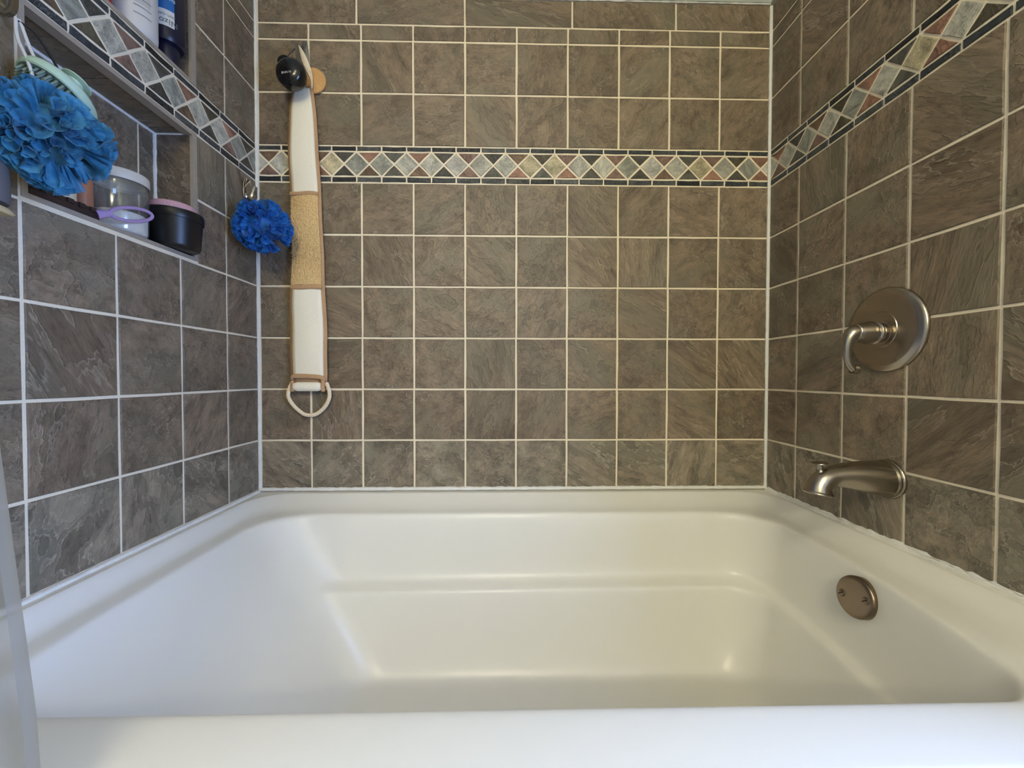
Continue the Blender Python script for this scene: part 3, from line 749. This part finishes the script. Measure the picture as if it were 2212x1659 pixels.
# ------------------------------------------------------------------ mint scrub brush on the same hook
mint = plain('mint_plastic', (172, 198, 176), .45)
mc = W(.33, 3.84, 5.06); max_ = Vector((.25, .50, .80)).normalized()
mb_ = empty('scrub_brush', mc, 'mint green round scrub brush with mushroom knob, behind the light blue pouf', 'brush')
b = MB(); b.lathe([(.001, -.03), (.27, -.03), (.285, -.05), (.30, -.04), (.31, 0), (.30, .035), (.25, .075), (.17, .11), (.09, .13)], mc, max_, 48); b.build('disc', mint, mb_)
b = MB(); b.lathe([(.08, .10), (.06, .14), (.055, .18), (.07, .21), (.122, .222), (.127, .23), (.1, .242), (.001, .25)], mc, max_, 36); b.build('knob', mint, mb_)
b = MB(); x1 = max_.orthogonal().normalized(); y1 = max_.cross(x1)
for i in range(-6, 7):
    for j in range(-6, 7):
        if i * i + j * j <= 29: b.tube([mc + (x1 * i + y1 * j) * .047 * T + max_ * -.02 * T, mc + (x1 * i + y1 * j) * .049 * T + max_ * -.13 * T], [.014, .009], 6)
o = b.build('bristles', plain('grey_green_bristle', (118, 134, 120), .6), mb_); o['kind'] = 'stuff'
b = MB(); b.tube(sp([(.17, 4.03, 5.60), (.24, 3.95, 5.55), (.31, 3.86, 5.36), (.36, 3.86, 5.24)], 8), .012, 6); b.build('cord', plain('black_cord', (24, 20, 18), .7), mb_)

# grey cylinder with cream foot, cropped by the left edge
gb = W(.245, 4.40, 3.74)
gr = empty('hanging_brush', gb, 'grey round brush handle with cream wooden foot hanging below the light blue pouf', 'brush')
b = MB(); b.lathe([(.001, .42), (.13, .40), (.165, .34), (.17, .06), (.16, .03), (.001, .03)], gb, (0, 0, 1), 28); b.build('handle', plain('grey_rubber', (96, 94, 96), .7), gr)
b = MB(); b.lathe([(.001, .03), (.16, .03), (.20, .0), (.18, -.02), (.001, -.03)], gb, (.25, .1, 1), 28); b.build('wooden_edge', plain('cream_wood', (206, 190, 150), .6, var=.06), gr)

# ------------------------------------------------------------------ things in the lower niche
VS = LN0 + .06
def vlathe(prof, u, d, v, seg=36): 
    b = MB(); b.lathe(prof, W(u, d, v), (0, 0, 1), seg); return b
# black tub with pink lid sponge
blk2 = plain('satin_black_plastic', (17, 17, 18), .38)
tb = empty('black_tub', W(-.04, 1.945, VS), 'squat black plastic tub on the niche sill, at its right end', 'container')
vlathe([(.001, 0), (.27, 0), (.292, .015), (.30, .04), (.335, .50), (.338, .52), (.30, .53), (.29, .515), (.28, .2), (.001, .2)], -.04, 1.945, VS).build('body', blk2, tb)
vlathe([(.338, .40), (.343, .41), (.346, .50), (.34, .512), (.334, .51)], -.04, 1.945, VS).build('rim', blk2, tb)
pk = empty('bath_sponge', W(-.06, 1.965, VS + .5), 'pink round textured sponge lying in the top of the black tub', 'sponge')
pm = plain('pink_sponge', (206, 160, 164), .85, bump=.9, bscale=420, var=.1)
vlathe([(.001, -.1), (.27, -.1), (.285, .04), (.285, .09), (.262, .125), (.2, .14), (.001, .145)], -.06, 1.965, VS + .5).build('sponge_body', pm, pk)
# clear jar with white lid and cotton
jm, nt, bs = newmat('clear_plastic')
tr = node(nt, 'ShaderNodeBsdfTransparent'); tr.inputs[0].default_value = (.94, .95, .93, 1); gl = node(nt, 'ShaderNodeBsdfGlossy'); gl.inputs['Roughness'].default_value = .12
df = node(nt, 'ShaderNodeBsdfDiffuse'); df.inputs[0].default_value = (.55, .54, .5, 1)
m1 = node(nt, 'ShaderNodeMixShader'); m1.inputs[0].default_value = .14; m2 = node(nt, 'ShaderNodeMixShader'); m2.inputs[0].default_value = .12
nt.links.new(tr.outputs[0], m1.inputs[1]); nt.links.new(gl.outputs[0], m1.inputs[2]); nt.links.new(m1.outputs[0], m2.inputs[1]); nt.links.new(df.outputs[0], m2.inputs[2])
nt.links.new(m2.outputs[0], nt.nodes['Material Output'].inputs['Surface'])
jr = empty('storage_jar', W(-.28, 2.54, VS), 'clear round jar with white lid and white contents, left of the black tub', 'jar')
vlathe([(.001, 0), (.25, 0), (.275, .02), (.285, .06), (.288, .62), (.28, .66), (.272, .69)], -.28, 2.54, VS).build('jar_body', jm, jr)
vlathe([(.296, .665), (.30, .675), (.30, .775), (.292, .79), (.001, .792)], -.28, 2.54, VS).build('lid', plain('white_lid', (206, 200, 188), .45), jr)
b = vlathe([(.001, .012), (.24, .012), (.262, .03), (.27, .06), (.274, .24), (.26, .27), (.12, .30), (.001, .28)], -.28, 2.54, VS); b.build('white_contents', plain('white_powder', (246, 242, 236), .9, bump=.6, bscale=120), jr)
# foot file leaning on the sill
ff = empty('foot_file', W(-.005, 3.45, VS), 'dark brown foot file with purple loop handle lying along the niche sill', 'foot file')
brown = plain('dark_brown_rasp', (52, 36, 30), .55, bump=.4, bscale=200, var=.15)
b = MB(); b.box((-.075, 3.07, VS), (-.035, 3.86, VS + .115)); b.build('rasp', brown, ff, smooth=False)
for k in range(6):
    b = MB(); b.box((-.037, 3.12 + k * .125, VS + .07), (-.018, 3.185 + k * .125, VS + .118)); b.build('rasp_tooth', brown, ff, smooth=False)
purple = plain('lavender_plastic', (172, 146, 190), .35)
b = MB(); pts = []
for k in range(41):
    a = 2 * PI * k / 40
    pts.append(W(.02 + .045 * (1 - math.cos(a)) / 2, 2.73 + .27 * math.cos(a), VS + .12 + .085 * math.sin(a) + .17 * (1 - math.cos(a)) / 2))
b.tube(pts[:-1] + [pts[0]], .021, 12, cap=False); b.tube([W(-.045, 3.10, VS + .06), W(.0, 3.02, VS + .10), W(.02, 2.98, VS + .12)], [.055, .045, .032], 12)
b.build('loop_handle', purple, ff)
# two small bottles behind the file
for nm, u, d, r, h, rgb, lab in (('lotion_bottle', -.36, 3.15, .105, .62, (216, 204, 168), 'cream coloured bottle behind the foot file in the lower niche'),
                                 ('toner_bottle', -.36, 2.93, .09, .66, (168, 112, 82), 'terracotta coloured bottle between the cream bottle and the clear jar')):
    e = empty(nm, W(u, d, VS), lab, 'bottle')
    vlathe([(.001, 0), (r * .92, 0), (r, .02), (r, h * .78), (r * .9, h * .84), (r * .4, h * .88)], u, d, VS, 28).build('body', plain(nm + '_plastic', rgb, .45), e)
    vlathe([(r * .45, h * .86), (r * .45, h), (r * .4, h * 1.02), (.001, h * 1.02)], u, d, VS, 24).build('cap', plain(nm + '_cap', (230, 224, 210), .4), e)

# ------------------------------------------------------------------ bottles in the upper niche
VU = UN0 + .05
navy = plain('navy_plastic', (17, 19, 44), .35)
nv = empty('shampoo_bottle', W(-.2, 1.87, VU), 'navy shampoo bottle with blue and white label, upside down in the upper niche', 'bottle')
b = MB(); b.lathe([(.001, .29), (.14, .29), (.195, .30), (.216, .335), (.222, .40), (.222, 1.3), (.20, 1.42), (.1, 1.48), (.001, 1.49)], W(-.19, 1.86, VU), (0, 0, 1), 40); b.build('body', navy, nv)
b = MB(); b.lathe([(.001, 0), (.14, 0), (.15, .012), (.155, .27), (.145, .295), (.1, .31)], W(-.19, 1.86, VU), (0, 0, 1), 40); b.build('cap', navy, nv)
def curved(u, d, r, a0, a1, va, vb, name, mat, parent):
    b = MB(); n = 14
    for k in range(n + 1):
        a = a0 + (a1 - a0) * k / n
        for v in (va, vb): b.v.append(W(u + r * math.cos(a), d + r * math.sin(a), v))
    b.f = [(2 * k, 2 * k + 2, 2 * k + 3, 2 * k + 1) for k in range(n)]
    return b.build(name, mat, parent)
# label angles: measured from +u (out of the niche) towards +d (the camera)
la0, la1 = math.radians(28), math.radians(125)
curved(-.19, 1.86, .2235, la0, la1, VU + .47, VU + .70, 'label', plain('label_white', (206, 206, 204), .5), nv)
curved(-.19, 1.86, .2235, la0, la1, VU + .70, VU + 1.28, 'label', plain('label_blue', (18, 92, 160), .45), nv)
def ctext(body, size, u, d, r, ang, v, flip, mat, parent):
    """lettering wrapped round a bottle"""
    o = text('lettering', body, size, (0, 0, 0), (1, 0, 0), (0, 1, 0), mat, parent, .0002)
    off = parent_origin(parent)
    for vx in o.data.vertices:
        p = vx.co + off; s_ = -1 if flip else 1
        x, y, z = p.x * s_ / T, p.y * s_ / T, p.z / T
        a = ang + x / r * -1.0
        vx.co = W(u + (r + z + .003) * math.cos(a), d + (r + z + .003) * math.sin(a), v + y) - off
    return o
grey_ink = plain('grey_print', (96, 104, 104), .6); white_ink = plain('white_print', (196, 208, 220), .6)
ctext('Nizoral', .11, -.19, 1.86, .2235, math.radians(60), VU + .535, True, grey_ink, nv)
ctext('ANTI-DANDRUFF', .045, -.19, 1.86, .2235, math.radians(70), VU + .625, True, grey_ink, nv)
ctext('SHAMPOO', .06, -.19, 1.86, .2235, math.radians(62), VU + .86, True, white_ink, nv)
ctext('7 FL OZ', .05, -.19, 1.86, .2235, math.radians(55), VU + 1.02, True, white_ink, nv)
wm = plain('white_plastic', (204, 202, 198), .4)
wb = empty('lotion_bottle', W(-.22, 2.36, VU), 'white round bottle with grey small print, left of the navy bottle in the upper niche', 'bottle')
b = MB(); b.lathe([(.001, 0), (.22, 0), (.245, .03), (.25, .08), (.25, 1.2), (.2, 1.35), (.09, 1.4)], W(-.22, 2.36, VU), (0, 0, 1), 40); b.build('body', wm, wb)
b = MB(); b.lathe([(.09, 1.38), (.1, 1.4), (.1, 1.62), (.001, 1.63)], W(-.22, 2.36, VU), (0, 0, 1), 30); b.build('cap', wm, wb)
for k in range(7):
    vv = VU + .22 + .1 * k
    curved(-.22, 2.36, .2515, math.radians(5), math.radians(50), vv, vv + .010, 'print_line', grey_ink, wb)
curved(-.22, 2.36, .2512, math.radians(8), math.radians(48), VU + .36, VU + .56, 'label_panel', plain('label_grey', (184, 182, 178), .5), wb)
rd = plain('red_plastic', (168, 34, 48), .4)
rb2 = empty('red_bottle', W(-.25, 2.92, VU), 'red bottle left of the white bottle in the upper niche, mostly out of frame', 'bottle')
b = MB(); b.lathe([(.001, 0), (.18, 0), (.2, .03), (.2, 1.0), (.15, 1.1), (.08, 1.14)], W(-.25, 2.92, VU), (0, 0, 1), 32); b.build('body', rd, rb2)
b = MB(); b.lathe([(.085, 1.12), (.09, 1.14), (.09, 1.3), (.001, 1.3)], W(-.25, 2.92, VU), (0, 0, 1), 24); b.build('cap', wm, rb2)

# ------------------------------------------------------------------ shower curtain and rod
cm, nt, bs = newmat('frosted_liner')
bs.inputs['Base Color'].default_value = lin((168, 167, 163)); bs.inputs['Roughness'].default_value = .4
tl = node(nt, 'ShaderNodeBsdfTranslucent'); tl.inputs[0].default_value = lin((170, 170, 168)); tr = node(nt, 'ShaderNodeBsdfTransparent')
m1 = node(nt, 'ShaderNodeMixShader'); m1.inputs[0].default_value = .45; m2 = node(nt, 'ShaderNodeMixShader'); m2.inputs[0].default_value = .34
nt.links.new(bs.outputs[0], m1.inputs[1]); nt.links.new(tl.outputs[0], m1.inputs[2]); nt.links.new(m1.outputs[0], m2.inputs[1]); nt.links.new(tr.outputs[0], m2.inputs[2])
nt.links.new(m2.outputs[0], nt.nodes['Material Output'].inputs['Surface'])
cu = empty('shower_curtain', W(1.2, 5.85, 10.3), 'frosted white shower curtain liner drawn to the left in front of the tub', 'shower curtain')
b = MB(); nu, nv_ = 110, 46; VR = 10.45
for i in range(nv_ + 1):
    v = VR - .25 + (-2.7 - VR + .25) * i / nv_
    uend = 2.25 - .085 * max(0, v - .3)
    for k in range(nu + 1):
        t = k / nu; u = .12 + (uend - .12) * t
        amp = .16 * (1 - .35 * t); ph = 2 * PI * 6 * t
        b.v.append(W(u, 5.88 + amp * math.sin(ph) + .04 * math.sin(ph * .5 + v * .6), v))
for i in range(nv_):
    for k in range(nu): b.f.append((i * (nu + 1) + k, i * (nu + 1) + k + 1, (i + 1) * (nu + 1) + k + 1, (i + 1) * (nu + 1) + k))
b.build('liner', cm, cu, angle=180)
for k in range(7):
    b = MB(); u = .16 + .22 * k
    b.tube([W(u, 5.88 + .14 * math.cos(a * PI / 8), VR + .02 + .14 * math.sin(a * PI / 8)) for a in range(17)], .016, 8); b.build('ring', M['chrome'], cu)
rod = empty('curtain_rod', W(5, 5.88, VR), 'chrome curtain rod spanning the alcove above the tub front', 'rod')
b = MB(); b.tube([W(UL + .05, 5.88, VR), W(UR - .05, 5.88, VR)], .08, 20); b.build('pole', M['chrome'], rod)
for u, s_ in ((UL + .05, 1), (UR - .05, -1)):
    b = MB(); b.lathe([(.001, 0), (.17, 0), (.17, .03), (.1, .09), (.08, .1)], W(u, 5.88, VR), (s_, 0, 0), 24); b.build('end_flange', M['chrome'], rod)

# ------------------------------------------------------------------ vanity light behind the camera
vl = empty('vanity_light', W(4.0, DF, 9.7), 'nickel vanity light bar with three frosted globes on the wall facing the tub', 'lamp')
b = MB(); b.box((2.0, DF - .2, 9.5), (6.0, DF, 9.9)); b.build('back_bar', M['nickel'], vl, smooth=False)
em, nt, bs = newmat('lit_globe')
bs.inputs['Emission Color'].default_value = BULB + (1,); bs.inputs['Emission Strength'].default_value = LAMP; bs.inputs['Base Color'].default_value = (.9, .88, .84, 1)
for u in (2.6, 4.0, 5.4):
    b = MB(); b.tube([W(u, DF - .2, 9.7), W(u, DF - .55, 9.7)], .09, 14); b.build('arm', M['nickel'], vl)
    b = MB(); b.lathe([(.001 + .42 * math.sin(PI * k / 16), -.42 * math.cos(PI * k / 16)) for k in range(17)], W(u, DF - .85, 9.6), (0, 0, 1), 28); b.build('globe', em, vl)

# flush ceiling dome in the middle of the room, behind the camera
cl = empty('ceiling_lamp', W(4.6, 14.5, VC), 'flush white glass dome lamp on the bathroom ceiling', 'lamp')
b = MB(); b.lathe([(.001, 0), (1.0, 0), (1.02, .05), (1.0, .12), (.9, .14)], W(4.6, 14.5, VC), (0, 0, -1), 40); b.build('base', M['nickel'], cl)
em2, nt, bs = newmat('lit_dome')
bs.inputs['Emission Color'].default_value = BULB + (1,); bs.inputs['Emission Strength'].default_value = DOME; bs.inputs['Base Color'].default_value = (.9, .88, .84, 1)
b = MB(); b.lathe([(.9 * math.cos(PI / 2 * k / 10) + .001, .12 + .42 * math.sin(PI / 2 * k / 10)) for k in range(11)], W(4.6, 14.5, VC), (0, 0, -1), 40); b.build('glass_dome', em2, cl)
